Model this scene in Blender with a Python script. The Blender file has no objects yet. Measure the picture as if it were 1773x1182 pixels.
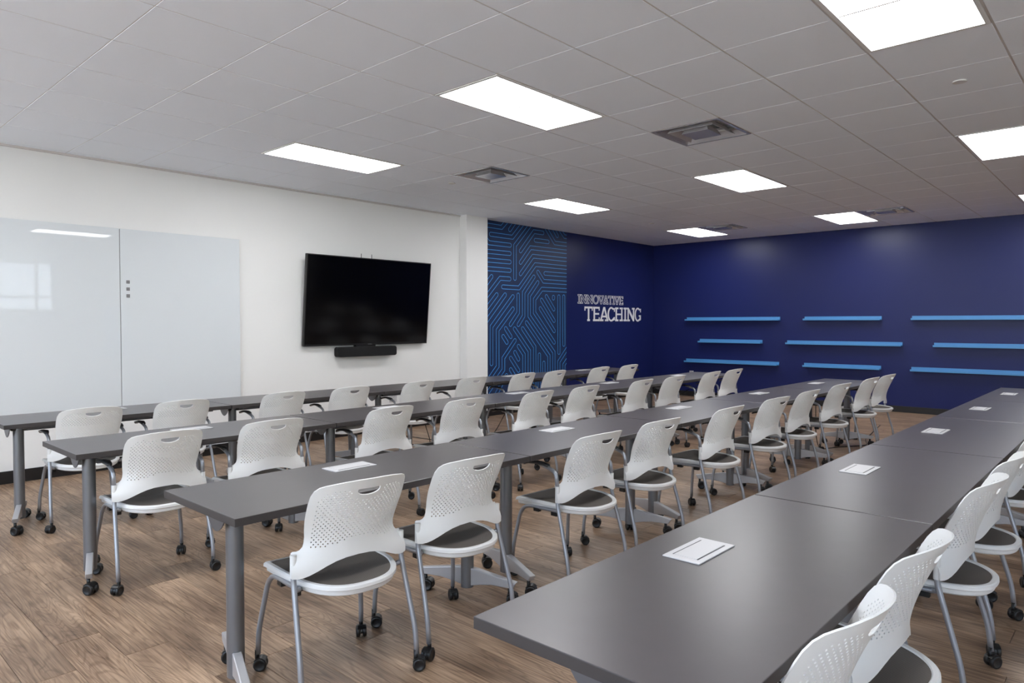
import bpy, bmesh, math, random
from math import pi, sin, cos, sqrt, radians
from mathutils import Vector, Matrix
from mathutils.geometry import delaunay_2d_cdt, tessellate_polygon

random.seed(7)
sc = bpy.context.scene
COL = sc.collection

# ------------------------------------------------------------------ camera
CAM = Vector((-1.996, -7.342, 1.425))
YAW, PITCH, FPX = 0.7412, -0.02586, 1204.0
FWD = Vector((cos(PITCH) * cos(YAW), cos(PITCH) * sin(YAW), sin(PITCH)))
cd = bpy.data.cameras.new('camera')
cd.sensor_width = 36.0
cd.lens = FPX / 1773 * 36.0
cd.clip_start = 0.05
cam = bpy.data.objects.new('camera', cd)
COL.objects.link(cam)
cam.location = CAM
cam.rotation_euler = FWD.to_track_quat('-Z', 'Y').to_euler()
sc.camera = cam

# ------------------------------------------------------------------ view, world, light levels
sc.view_settings.view_transform = 'Standard'
sc.view_settings.look = 'None'
sc.view_settings.gamma = 1.0
sc.view_settings.use_curve_mapping = False
sc.view_settings.exposure = 0.08
PANEL_STRENGTH = 16.0
SKY_STRENGTH = 4.5
SUN_STRENGTH = 32.0
sc.cycles.use_denoising = True
sc.cycles.max_bounces = 8
sc.cycles.diffuse_bounces = 5
sc.cycles.glossy_bounces = 4
sc.cycles.sample_clamp_indirect = 8.0
sc.cycles.caustics_reflective = False
sc.cycles.caustics_refractive = False

world = bpy.data.worlds.new('world')
sc.world = world
world.use_nodes = True
wn = world.node_tree.nodes
wl = world.node_tree.links
bgn = wn['Background']
tcw = wn.new('ShaderNodeTexCoord')
sep = wn.new('ShaderNodeSeparateXYZ')
rmp = wn.new('ShaderNodeValToRGB')
rmp.color_ramp.elements[0].position = 0.45
rmp.color_ramp.elements[0].color = (0.80, 0.90, 1.0, 1)
rmp.color_ramp.elements[1].position = 1.0
rmp.color_ramp.elements[1].color = (0.35, 0.58, 1.0, 1)
mp = wn.new('ShaderNodeMath'); mp.operation = 'MULTIPLY_ADD'
mp.inputs[1].default_value = 0.5; mp.inputs[2].default_value = 0.5
wl.new(tcw.outputs['Generated'], sep.inputs[0])
wl.new(sep.outputs['Z'], mp.inputs[0])
wl.new(mp.outputs[0], rmp.inputs[0])
wl.new(rmp.outputs[0], bgn.inputs['Color'])
bgn.inputs['Strength'].default_value = SKY_STRENGTH

sun_d = bpy.data.lights.new('sun', 'SUN')
sun_d.energy = SUN_STRENGTH
sun_d.angle = radians(0.5)
sun = bpy.data.objects.new('sun', sun_d)
COL.objects.link(sun)
sun.rotation_euler = Vector((-0.45, -0.45, -0.9)).to_track_quat('-Z', 'Y').to_euler()   # high sun from beyond the blue corner: never enters the room

# room constants (metres)
X0, X1 = -4.90, 10.45
YL, YR = 0.13, -12.85
CZ = 3.005
T = 0.61

# ------------------------------------------------------------------ materials
def srgb(r, g, b):
    def f(c):
        c /= 255.0
        return c / 12.92 if c <= 0.04045 else ((c + 0.055) / 1.055) ** 2.4
    return (f(r), f(g), f(b), 1.0)

def mat(name, color, rough=0.5, metal=0.0, spec=0.5, coat=0.0, coat_rough=0.05, bump=None, var=None):
    m = bpy.data.materials.new(name)
    m.use_nodes = True
    nt = m.node_tree
    p = nt.nodes['Principled BSDF']
    p.inputs['Base Color'].default_value = color
    p.inputs['Roughness'].default_value = rough
    p.inputs['Metallic'].default_value = metal
    p.inputs['Specular IOR Level'].default_value = spec
    p.inputs['Coat Weight'].default_value = coat
    p.inputs['Coat Roughness'].default_value = coat_rough
    tc = None
    if bump or var:
        tc = nt.nodes.new('ShaderNodeTexCoord')
    if var:
        amount, scale = var
        n = nt.nodes.new('ShaderNodeTexNoise')
        n.inputs['Scale'].default_value = scale
        n.inputs['Detail'].default_value = 4
        r = nt.nodes.new('ShaderNodeMapRange')
        r.inputs['From Min'].default_value = 0.3
        r.inputs['From Max'].default_value = 0.7
        r.inputs['To Min'].default_value = 1 - amount
        r.inputs['To Max'].default_value = 1 + amount
        mx = nt.nodes.new('ShaderNodeVectorMath'); mx.operation = 'SCALE'
        mx.inputs[0].default_value = color[:3]
        nt.links.new(tc.outputs['Object'], n.inputs['Vector'])
        nt.links.new(n.outputs['Fac'], r.inputs['Value'])
        nt.links.new(r.outputs['Result'], mx.inputs['Scale'])
        nt.links.new(mx.outputs['Vector'], p.inputs['Base Color'])
    if bump:
        strength, scale, dist = bump
        n = nt.nodes.new('ShaderNodeTexNoise')
        n.inputs['Scale'].default_value = scale
        n.inputs['Detail'].default_value = 3
        b = nt.nodes.new('ShaderNodeBump')
        b.inputs['Strength'].default_value = strength
        b.inputs['Distance'].default_value = dist
        nt.links.new(tc.outputs['Object'], n.inputs['Vector'])
        nt.links.new(n.outputs['Fac'], b.inputs['Height'])
        nt.links.new(b.outputs['Normal'], p.inputs['Normal'])
    return m

def emit(name, color, strength):
    m = bpy.data.materials.new(name)
    m.use_nodes = True
    nt = m.node_tree
    nt.nodes.clear()
    e = nt.nodes.new('ShaderNodeEmission')
    e.inputs['Color'].default_value = color
    e.inputs['Strength'].default_value = strength
    o = nt.nodes.new('ShaderNodeOutputMaterial')
    nt.links.new(e.outputs[0], o.inputs[0])
    return m

def floor_mat():
    m = bpy.data.materials.new('wood_plank')
    m.use_nodes = True
    nt = m.node_tree
    N, L = nt.nodes, nt.links
    p = N['Principled BSDF']
    geo = N.new('ShaderNodeNewGeometry')
    at = N.new('ShaderNodeAttribute'); at.attribute_name = 'rnd'
    # shift every plank's grain by its own random amount
    cmb = N.new('ShaderNodeCombineXYZ')
    m1 = N.new('ShaderNodeMath'); m1.operation = 'MULTIPLY'; m1.inputs[1].default_value = 37.0
    L.new(at.outputs['Fac'], m1.inputs[0])
    L.new(m1.outputs[0], cmb.inputs['X']); L.new(m1.outputs[0], cmb.inputs['Y'])
    L.new(m1.outputs[0], cmb.inputs['Z'])
    add = N.new('ShaderNodeVectorMath'); add.operation = 'ADD'
    L.new(geo.outputs['Position'], add.inputs[0]); L.new(cmb.outputs[0], add.inputs[1])
    def mapping(sx, sy):
        v = N.new('ShaderNodeVectorMath'); v.operation = 'MULTIPLY'
        v.inputs[1].default_value = (sx, sy, 1.0)
        L.new(add.outputs[0], v.inputs[0])
        return v
    # cathedral figure: contour lines of a stretched noise
    v1 = mapping(8.5, 1.0)
    n1 = N.new('ShaderNodeTexNoise'); n1.inputs['Scale'].default_value = 1.0
    n1.inputs['Detail'].default_value = 1.5; n1.inputs['Distortion'].default_value = 0.5
    L.new(v1.outputs[0], n1.inputs['Vector'])
    ms = N.new('ShaderNodeMath'); ms.operation = 'MULTIPLY'; ms.inputs[1].default_value = 120.0
    L.new(n1.outputs['Fac'], ms.inputs[0])
    sn = N.new('ShaderNodeMath'); sn.operation = 'SINE'; L.new(ms.outputs[0], sn.inputs[0])
    r1 = N.new('ShaderNodeMapRange'); r1.inputs['From Min'].default_value = 0.2
    r1.inputs['From Max'].default_value = 1.0; r1.inputs['To Min'].default_value = 0.0
    r1.inputs['To Max'].default_value = 1.0
    L.new(sn.outputs[0], r1.inputs['Value'])
    # fine streaks
    v2 = mapping(110.0, 3.0)
    n2 = N.new('ShaderNodeTexNoise'); n2.inputs['Scale'].default_value = 1.0
    n2.inputs['Detail'].default_value = 4.0; n2.inputs['Roughness'].default_value = 0.6
    L.new(v2.outputs[0], n2.inputs['Vector'])
    # broad tone clouds
    v3 = mapping(6.0, 2.0)
    n3 = N.new('ShaderNodeTexNoise'); n3.inputs['Scale'].default_value = 1.0
    n3.inputs['Detail'].default_value = 3.0
    L.new(v3.outputs[0], n3.inputs['Vector'])
    base = N.new('ShaderNodeValToRGB')
    e = base.color_ramp.elements
    e[0].position = 0.28; e[0].color = srgb(126, 101, 80)
    e[1].position = 0.72; e[1].color = srgb(188, 158, 130)
    L.new(n3.outputs['Fac'], base.inputs[0])
    def mixc(fac_sock, facmul, a, col, blend='MULTIPLY'):
        mx = N.new('ShaderNodeMix'); mx.data_type = 'RGBA'; mx.blend_type = blend
        mm = N.new('ShaderNodeMath'); mm.operation = 'MULTIPLY'; mm.inputs[1].default_value = facmul
        L.new(fac_sock, mm.inputs[0]); L.new(mm.outputs[0], mx.inputs[0])
        L.new(a, mx.inputs[6]); mx.inputs[7].default_value = col
        return mx.outputs[2]
    c = mixc(r1.outputs['Result'], 0.36, base.outputs[0], srgb(150, 132, 112))
    r2 = N.new('ShaderNodeMapRange'); r2.inputs['From Min'].default_value = 0.42
    r2.inputs['From Max'].default_value = 0.68
    L.new(n2.outputs['Fac'], r2.inputs['Value'])
    c = mixc(r2.outputs['Result'], 0.75, c, srgb(148, 132, 116))
    # dark knots
    v4 = mapping(9.0, 4.0)
    vo = N.new('ShaderNodeTexVoronoi'); vo.inputs['Scale'].default_value = 0.55
    L.new(v4.outputs[0], vo.inputs['Vector'])
    r4 = N.new('ShaderNodeMapRange'); r4.inputs['From Min'].default_value = 0.03
    r4.inputs['From Max'].default_value = 0.16; r4.inputs['To Min'].default_value = 1.0
    r4.inputs['To Max'].default_value = 0.0
    L.new(vo.outputs['Distance'], r4.inputs['Value'])
    c = mixc(r4.outputs['Result'], 0.55, c, srgb(110, 98, 88))
    # tone of the whole plank
    hv = N.new('ShaderNodeHueSaturation')
    rv = N.new('ShaderNodeMapRange'); rv.inputs['To Min'].default_value = 0.88; rv.inputs['To Max'].default_value = 1.08
    L.new(at.outputs['Fac'], rv.inputs['Value']); L.new(rv.outputs['Result'], hv.inputs['Value'])
    hv.inputs['Saturation'].default_value = 0.97
    L.new(c, hv.inputs['Color'])
    L.new(hv.outputs[0], p.inputs['Base Color'])
    p.inputs['Roughness'].default_value = 0.42
    p.inputs['Specular IOR Level'].default_value = 0.4
    b = N.new('ShaderNodeBump'); b.inputs['Strength'].default_value = 0.15; b.inputs['Distance'].default_value = 0.001
    L.new(n2.outputs['Fac'], b.inputs['Height']); L.new(b.outputs['Normal'], p.inputs['Normal'])
    return m

def mesh_fabric():
    m = mat('seat_mesh', srgb(92, 87, 83), 0.75, spec=0.3)
    nt = m.node_tree
    N, L = nt.nodes, nt.links
    tc = N.new('ShaderNodeTexCoord')
    w = N.new('ShaderNodeTexWave'); w.wave_type = 'BANDS'; w.bands_direction = 'X'
    w.inputs['Scale'].default_value = 55.0
    L.new(tc.outputs['Object'], w.inputs['Vector'])
    r = N.new('ShaderNodeValToRGB')
    r.color_ramp.elements[0].color = srgb(78, 73, 69)
    r.color_ramp.elements[1].color = srgb(132, 125, 118)
    L.new(w.outputs['Color'], r.inputs[0])
    L.new(r.outputs[0], N['Principled BSDF'].inputs['Base Color'])
    b = N.new('ShaderNodeBump'); b.inputs['Strength'].default_value = 0.4; b.inputs['Distance'].default_value = 0.001
    L.new(w.outputs['Fac'], b.inputs['Height']); L.new(b.outputs['Normal'], N['Principled BSDF'].inputs['Normal'])
    return m

M = {}
M['white_wall'] = mat('white_wall', srgb(236, 235, 234), 0.6, spec=0.3, bump=(0.05, 220, 0.001))
M['blue_wall'] = mat('blue_wall', (0.010, 0.016, 0.098, 1), 0.36, spec=0.3, bump=(0.08, 260, 0.001))
M['mural'] = mat('mural_vinyl', (0.016, 0.034, 0.100, 1), 0.42, spec=0.35)
M['mural_line'] = mat('mural_line', srgb(74, 156, 232), 0.5)
M['ceiling_tile'] = mat('ceiling_tile', srgb(240, 244, 251), 0.9, spec=0.1, bump=(0.12, 420, 0.0015))
M['grid'] = mat('ceiling_grid', srgb(205, 200, 197), 0.5, spec=0.3)
M['dark'] = mat('dark_void', srgb(16, 16, 18), 0.9)
M['white_metal'] = mat('white_metal', srgb(225, 224, 222), 0.4)
M['vent_metal'] = mat('vent_metal', srgb(196, 194, 198), 0.25, metal=0.45)
M['floor'] = floor_mat()
M['base_floor'] = mat('floor_base', srgb(60, 46, 36), 0.8)
M['baseboard'] = mat('baseboard_vinyl', srgb(26, 24, 25), 0.45)
M['laminate'] = mat('table_laminate', srgb(74, 69, 71), 0.31, spec=0.65, var=(0.04, 14))
M['edge'] = mat('table_edge', srgb(58, 54, 54), 0.5)
M['silver'] = mat('silver_paint', srgb(128, 129, 133), 0.34, metal=0.6)
M['tube'] = mat('tube_silver', srgb(164, 167, 174), 0.32, metal=0.55)
M['foot'] = mat('foot_silver', srgb(182, 181, 183), 0.38, metal=0.35)
M['silver_dark'] = mat('silver_paint_dark', srgb(112, 112, 116), 0.4, metal=0.5)
M['chair_white'] = mat('white_plastic', srgb(231, 231, 230), 0.42, spec=0.45)
M['seat_mesh'] = mesh_fabric()
M['black'] = mat('black_plastic', srgb(20, 20, 21), 0.38)
M['arm'] = mat('arm_pad', srgb(58, 58, 60), 0.32, spec=0.6)
M['plate'] = mat('outlet_plate', srgb(200, 199, 201), 0.4)
M['groove'] = mat('outlet_groove', srgb(70, 70, 74), 0.6)
M['screen'] = mat('screen_glass', srgb(3, 3, 4), 0.12, spec=0.45)
M['bezel'] = mat('bezel', srgb(24, 23, 24), 0.35)
M['cloth'] = mat('speaker_cloth', srgb(15, 15, 17), 0.85, bump=(0.5, 900, 0.001))
M['glassboard'] = mat('glass_board', srgb(220, 224, 228), 0.55, spec=0.2, coat=0.9, coat_rough=0.0)
M['magnet'] = mat('grey_magnet', srgb(130, 128, 130), 0.5)
M['shelf'] = mat('shelf_blue', srgb(80, 144, 200), 0.4, spec=0.5)
M['letter'] = mat('white_letter', srgb(232, 230, 232), 0.5)
M['panel'] = emit('light_panel', (0.975, 0.985, 1.0, 1), PANEL_STRENGTH)
M['bounce_ground'] = mat('bounce_ground_pale', srgb(190, 188, 182), 0.9, var=(0.06, 3))
M['grass'] = mat('hill_grass', srgb(150, 152, 132), 0.9, var=(0.35, 1.3))
gl = bpy.data.materials.new('window_glass')
gl.use_nodes = True
gn = gl.node_tree.nodes; gn.clear()
g1 = gn.new('ShaderNodeBsdfTransparent'); g2 = gn.new('ShaderNodeBsdfGlossy'); g2.inputs['Roughness'].default_value = 0.02
gm = gn.new('ShaderNodeMixShader'); gm.inputs[0].default_value = 0.06; go = gn.new('ShaderNodeOutputMaterial')
gl.node_tree.links.new(g1.outputs[0], gm.inputs[1]); gl.node_tree.links.new(g2.outputs[0], gm.inputs[2])
gl.node_tree.links.new(gm.outputs[0], go.inputs[0])
M['glass'] = gl
gt = gl.copy(); gt.name = 'tinted_glass'
gt.node_tree.nodes['Transparent BSDF'].inputs['Color'].default_value = (0.22, 0.26, 0.32, 1)
M['tinted_glass'] = gt

# ------------------------------------------------------------------ helpers
def obj(name, me, parent=None, loc=None, rotz=None):
    o = bpy.data.objects.new(name, me)
    COL.objects.link(o)
    if parent is not None:
        o.parent = parent
    if loc is not None:
        o.location = loc
    if rotz is not None:
        o.rotation_euler = (0, 0, rotz)
    return o

def tag(o, label, cat, group=None):
    o['label'] = label
    o['category'] = cat
    if group:
        o['group'] = group
    return o

def thing(name, label, cat, loc, rotz=0.0, group=None):
    o = obj(name, None, None, loc, rotz)
    o.empty_display_size = 0.1
    return tag(o, label, cat, group)

def struct(name, me, parent=None):
    o = obj(name, me, parent)
    if parent is None:
        o['kind'] = 'structure'
    return o

class MB:
    """collects simple shapes into one mesh"""
    def __init__(self):
        self.v, self.f, self.mi, self.sm = [], [], [], []
    def add(self, verts, faces, mi=0, smooth=False):
        b = len(self.v)
        self.v += [tuple(p) for p in verts]
        for f in faces:
            self.f.append([i + b for i in f]); self.mi.append(mi); self.sm.append(smooth)
    def box(self, x0, x1, y0, y1, z0, z1, mi=0):
        vs = [(x, y, z) for x in (x0, x1) for y in (y0, y1) for z in (z0, z1)]
        fs = [(0, 1, 3, 2), (4, 6, 7, 5), (0, 4, 5, 1), (2, 3, 7, 6), (0, 2, 6, 4), (1, 5, 7, 3)]
        self.add(vs, fs, mi)
    def tube(self, pts, r, n=10, mi=0, rx=None):
        pts = [Vector(p) for p in pts]
        d0 = (pts[1] - pts[0]).normalized()
        up = Vector((0, 0, 1)) if abs(d0.z) < 0.9 else Vector((1, 0, 0))
        a = d0.cross(up).normalized()
        vs = []
        for i, p in enumerate(pts):
            if i == 0: d = pts[1] - pts[0]
            elif i == len(pts) - 1: d = pts[-1] - pts[-2]
            else: d = (pts[i + 1] - p).normalized() + (p - pts[i - 1]).normalized()
            d.normalize()
            a = (a - d * a.dot(d)).normalized()
            b = d.cross(a)
            rr = r[i] if isinstance(r, (list, tuple)) else r
            for k in range(n):
                t = 2 * pi * k / n
                vs.append(p + a * (cos(t) * rr) + b * (sin(t) * rr))
        fs = []
        for i in range(len(pts) - 1):
            for k in range(n):
                k2 = (k + 1) % n
                fs.append((i * n + k, i * n + k2, (i + 1) * n + k2, (i + 1) * n + k))
        base = len(self.v)
        self.add(vs, fs, mi, True)
        m = len(pts)
        self.f.append([base + k for k in range(n)][::-1]); self.mi.append(mi); self.sm.append(False)
        self.f.append([base + (m - 1) * n + k for k in range(n)]); self.mi.append(mi); self.sm.append(False)
    def lathe(self, prof, axis, c, n=20, mi=0):
        """prof: list of (radius, along) closed at both ends with radius 0 not needed"""
        c = Vector(c)
        vs = []
        for r, h in prof:
            for k in range(n):
                t = 2 * pi * k / n
                if axis == 'x': vs.append(c + Vector((h, r * cos(t), r * sin(t))))
                elif axis == 'y': vs.append(c + Vector((r * sin(t), h, r * cos(t))))
                else: vs.append(c + Vector((r * cos(t), r * sin(t), h)))
        fs = []
        for i in range(len(prof) - 1):
            for k in range(n):
                k2 = (k + 1) % n
                fs.append((i * n + k, i * n + k2, (i + 1) * n + k2, (i + 1) * n + k))
        base = len(self.v)
        self.add(vs, fs, mi, True)
        self.f.append([base + k for k in range(n)][::-1]); self.mi.append(mi); self.sm.append(False)
        e = (len(prof) - 1) * n
        self.f.append([base + e + k for k in range(n)]); self.mi.append(mi); self.sm.append(False)
    def prism(self, poly, axis, a0, a1, mi=0):
        """polygon in the other two axes extruded along axis"""
        n = len(poly)
        def P(u, v, w):
            return {'x': (w, u, v), 'y': (u, w, v), 'z': (u, v, w)}[axis]
        vs = [P(u, v, a0) for u, v in poly] + [P(u, v, a1) for u, v in poly]
        fs = [list(range(n))[::-1], [n + i for i in range(n)]]
        for i in range(n):
            j = (i + 1) % n
            fs.append([i, j, n + j, n + i])
        self.add(vs, fs, mi)
    def mesh(self, name, mats, bevel=0.0, segs=2, fix=True):
        me = bpy.data.meshes.new(name)
        me.from_pydata(self.v, [], self.f)
        for m in (mats if isinstance(mats, (list, tuple)) else [mats]):
            me.materials.append(m)
        me.polygons.foreach_set('material_index', self.mi)
        me.polygons.foreach_set('use_smooth', self.sm)
        bm = bmesh.new(); bm.from_mesh(me)
        if bevel > 0:
            es = [e for e in bm.edges if len(e.link_faces) == 2 and e.calc_face_angle(0) > 0.6]
            bmesh.ops.bevel(bm, geom=es, offset=bevel, segments=segs, profile=0.5, affect='EDGES', clamp_overlap=True)
        if fix:
            bmesh.ops.recalc_face_normals(bm, faces=bm.faces)
        bm.to_mesh(me); bm.free()
        me.update()
        return me

def boxmesh(name, x0, x1, y0, y1, z0, z1, m, bevel=0.0, segs=2):
    b = MB(); b.box(x0, x1, y0, y1, z0, z1)
    return b.mesh(name, m, bevel, segs)

def rounded(pts, r, n=4):
    """round the inner corners of a 3D polyline"""
    pts = [Vector(p) for p in pts]
    out = [pts[0]]
    for i in range(1, len(pts) - 1):
        a, p, b = pts[i - 1], pts[i], pts[i + 1]
        rr = r[i - 1] if isinstance(r, (list, tuple)) else r
        da, db = (a - p), (b - p)
        t = min(rr, da.length * 0.45, db.length * 0.45)
        pa, pb = p + da.normalized() * t, p + db.normalized() * t
        for k in range(n + 1):
            u = k / n
            out.append(pa * (1 - u) ** 2 + p * 2 * u * (1 - u) + pb * u * u)
    out.append(pts[-1])
    return out

def px(p):
    """where a world point lands, as a fraction of the half frame (used only to choose which tiles to build singly)"""
    d = Vector(p) - CAM
    z = d.dot(FWD)
    if z < 0.05: return None
    R = Vector((sin(YAW), -cos(YAW), 0)); U = R.cross(FWD)
    return d.dot(R) / z * FPX / 886.5, d.dot(U) / z * FPX / 591.0, d.length

def copy_tree(o):
    c = o.copy(); COL.objects.link(c)
    for ch in list(o.children):
        d = ch.copy(); COL.objects.link(d); d.parent = c
        for g in list(ch.children):
            e = g.copy(); COL.objects.link(e); e.parent = d
    return c

# ------------------------------------------------------------------ floor
floor = struct('floor', boxmesh('floor', X0, X1, YR, YL, -0.10, -0.006, M['base_floor']))
PW, PL, GAP = 0.18, 1.22, 0.0008
planks = []
nx = int((X1 - X0) / PW) + 1
for i in range(nx):
    xa = X0 + i * PW
    xb = min(xa + PW, X1)
    off = random.random() * PL
    y = YL + off
    while y > YR:
        ya, yb = max(y - PL, YR), min(y, YL)
        if yb - ya > 0.002 and xb - xa > 0.01:
            planks.append((xa, xb, ya, yb, random.random()))
        y -= PL
def plank_mesh(lst, name):
    b = MB(); rn = []
    for xa, xb, ya, yb, r in lst:
        g = GAP
        vs = [(xa + g, ya + g, -0.006), (xb - g, ya + g, -0.006), (xb - g, yb - g, -0.006), (xa + g, yb - g, -0.006)]
        h = 0.0012
        vs += [(xa + g, ya + g, -h), (xb - g, ya + g, -h), (xb - g, yb - g, -h), (xa + g, yb - g, -h)]
        q = g + 0.001
        vs += [(xa + q, ya + q, 0), (xb - q, ya + q, 0), (xb - q, yb - q, 0), (xa + q, yb - q, 0)]
        fs = [(8, 9, 10, 11)]
        for k in range(4):
            k2 = (k + 1) % 4
            fs += [(k, k2, 4 + k2, 4 + k), (4 + k, 4 + k2, 8 + k2, 8 + k)]
        b.add(vs, fs); rn += [r] * 12
    me = b.mesh(name, M['floor'], fix=False)
    a = me.attributes.new('rnd', 'FLOAT', 'POINT')
    a.data.foreach_set('value', rn)
    return me
def in_view(pts, margin=1.05):
    best = None
    for p in pts:
        q = px(p)
        if q and abs(q[0]) < margin and abs(q[1]) < margin:
            best = q[2] if best is None else min(best, q[2])
    return best
seen, rest = [], []
for pl in planks:
    xa, xb, ya, yb, r = pl
    d = in_view([(x, ya + (yb - ya) * t, 0) for x in (xa, xb) for t in (0, 0.25, 0.5, 0.75, 1)])
    (seen if d is not None else rest).append((d, pl))
seen.sort(key=lambda t: t[0])
rest += seen[298:]
for d, pl in seen[:298]:
    obj('plank', plank_mesh([pl], 'plank'), floor)
o = obj('plank_field', plank_mesh([pl for d, pl in rest], 'plank_field'), floor)
o['kind'] = 'stuff'

# ------------------------------------------------------------------ walls
WT = 0.12
struct('wall_left', boxmesh('wall_left', X0, 5.25, YL, YL + WT, -0.1, CZ + 0.1, M['white_wall']))
struct('wall_left', boxmesh('wall_left_blue', 5.25, X1 + WT, YL, YL + WT, -0.1, CZ + 0.1, M['blue_wall']))
struct('wall_back', boxmesh('wall_back', X1, X1 + WT, YR, YL, -0.1, CZ + 0.1, M['blue_wall']))
# end wall behind the camera: unseen window band, added to brighten the ceiling
FY0, FY1, FZ0, FZ1 = -12.3, -0.9, 0.45, 2.80
b = MB()
b.box(X0 - WT, X0, YR - WT, YL + WT, -0.1, FZ0); b.box(X0 - WT, X0, YR - WT, YL + WT, FZ1, CZ + 0.1)
b.box(X0 - WT, X0, YR - WT, FY0, FZ0, FZ1); b.box(X0 - WT, X0, FY1, YL + WT, FZ0, FZ1)
struct('wall_front', b.mesh('wall_front', M['white_wall']))
b = MB()
nw = 8
fy = [FY0 + (FY1 - FY0) * k / nw for k in range(nw + 1)]
for y in fy: b.box(X0 - 0.09, X0 - 0.03, y - 0.03, y + 0.03, FZ0, FZ1)
for z in (FZ0, FZ1): b.box(X0 - 0.088, X0 - 0.032, FY0, FY1, z - 0.03, z + 0.03)
w2 = struct('added_window', b.mesh('added_window', M['white_metal']))
for k in range(nw):
    obj('pane', boxmesh('pane', X0 - 0.063, X0 - 0.057, fy[k] + 0.03, fy[k + 1] - 0.03, FZ0 + 0.03, FZ1 - 0.03, M['glass']), w2)
b = MB(); b.box(-60, X0 - WT, -50, 40, -0.25, -0.12); b.box(X0 - WT, 40, -60, YR - WT, -0.25, -0.12)
struct('added_ground_outside', b.mesh('added_ground_outside', M['bounce_ground']))  # unseen pale ground, added to bounce sunlight up onto the ceiling
# wall opposite the screen, with a window band and a glazed door
b = MB()
WX0, WX1, WZ0, WZ1 = -2.60, 3.16, 1.76, 2.94
DX0, DX1, DZ1 = 4.22, 5.03, 2.00
b.box(X0, WX0, YR - WT, YR, -0.1, CZ + 0.1)
b.box(WX0, WX1, YR - WT, YR, -0.1, WZ0)
b.box(WX0, WX1, YR - WT, YR, WZ1, CZ + 0.1)
b.box(WX1, DX0, YR - WT, YR, -0.1, CZ + 0.1)
b.box(DX0, DX1, YR - WT, YR, DZ1, CZ + 0.1)
b.box(DX1, X1 + WT, YR - WT, YR, -0.1, CZ + 0.1)
struct('wall_right', b.mesh('wall_right', M['white_wall']))
b = MB()
xs = [WX0, -1.45, -0.29, 0.87, 2.03, 2.80, WX1]
for x in xs:
    b.box(x - 0.035, x + 0.035, YR - 0.09, YR - 0.03, WZ0, WZ1)
for z in (WZ0, 2.08, WZ1):
    b.box(WX0, WX1, YR - 0.088, YR - 0.032, z - 0.03, z + 0.03)
w1 = struct('window_1', b.mesh('window_1', M['white_metal']))
for k in range(6):
    for za, zb in ((WZ0, 2.08), (2.08, WZ1)):
        obj('pane', boxmesh('pane', xs[k] + 0.035, xs[k + 1] - 0.035, YR - 0.063, YR - 0.057, za + 0.03, zb - 0.03, M['glass']), w1)
b = MB()
for x in (DX0, DX1 - 0.08):
    b.box(x, x + 0.08, YR - 0.09, YR - 0.03, 0, DZ1)
for z0, z1 in ((0.0, 0.2), (DZ1 - 0.1, DZ1)):
    b.box(DX0 + 0.08, DX1 - 0.08, YR - 0.088, YR - 0.032, z0, z1)
d1 = struct('door_1', b.mesh('door_1', M['white_metal']))
obj('pane', boxmesh('pane', DX0 + 0.08, DX1 - 0.08, YR - 0.063, YR - 0.057, 0.2, DZ1 - 0.1, M['tinted_glass']), d1)
b = MB(); b.box(DX0, DX1, YR - WT, YR, -0.1, -0.001)
struct('door_sill', b.mesh('door_sill', M['silver_dark']))
b = MB()
hv, hf = [], []
for i in range(25):
    for j in range(10):
        hv.append((-22 + i * 1.06, YR - 5 - j * 1.6, 0.2 + j * 0.75 + random.uniform(-0.2, 0.2)))
for i in range(24):
    for j in range(9):
        a = i * 10 + j
        hf.append((a, a + 10, a + 11, a + 1))
b.add(hv, hf, 0, True)
hill = struct('hillside', b.mesh('hillside', M['grass'], fix=False))

# projecting white column beside the mural
struct('column', boxmesh('column', 5.033, 5.47, -0.013, YL, 0, CZ + 0.02, M['white_wall'], 0.003))
# baseboards
struct('baseboard_left', boxmesh('baseboard_left', X0, 5.033, YL - 0.012, YL, -0.004, 0.112, M['baseboard'], 0.003))
struct('baseboard_left', boxmesh('baseboard_left', 5.47, X1 - 0.012, YL - 0.012, YL, -0.004, 0.112, M['baseboard'], 0.003))
b = MB()
b.box(5.021, 5.482, -0.025, -0.013, 0, 0.112); b.box(5.021, 5.033, -0.013, YL - 0.012, 0, 0.112); b.box(5.47, 5.482, -0.013, YL - 0.012, 0, 0.112)
struct('baseboard_column', b.mesh('baseboard_column', M['baseboard']))
struct('baseboard_back', boxmesh('baseboard_back', X1 - 0.012, X1, YR, YL, -0.004, 0.100, M['baseboard'], 0.003))
# wall angle under the ceiling edge
b = MB()
b.box(X0, 5.033, YL - 0.022, YL, CZ - 0.018, CZ + 0.004)
struct('trim_1', b.mesh('trim_1', M['grid']))

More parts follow.
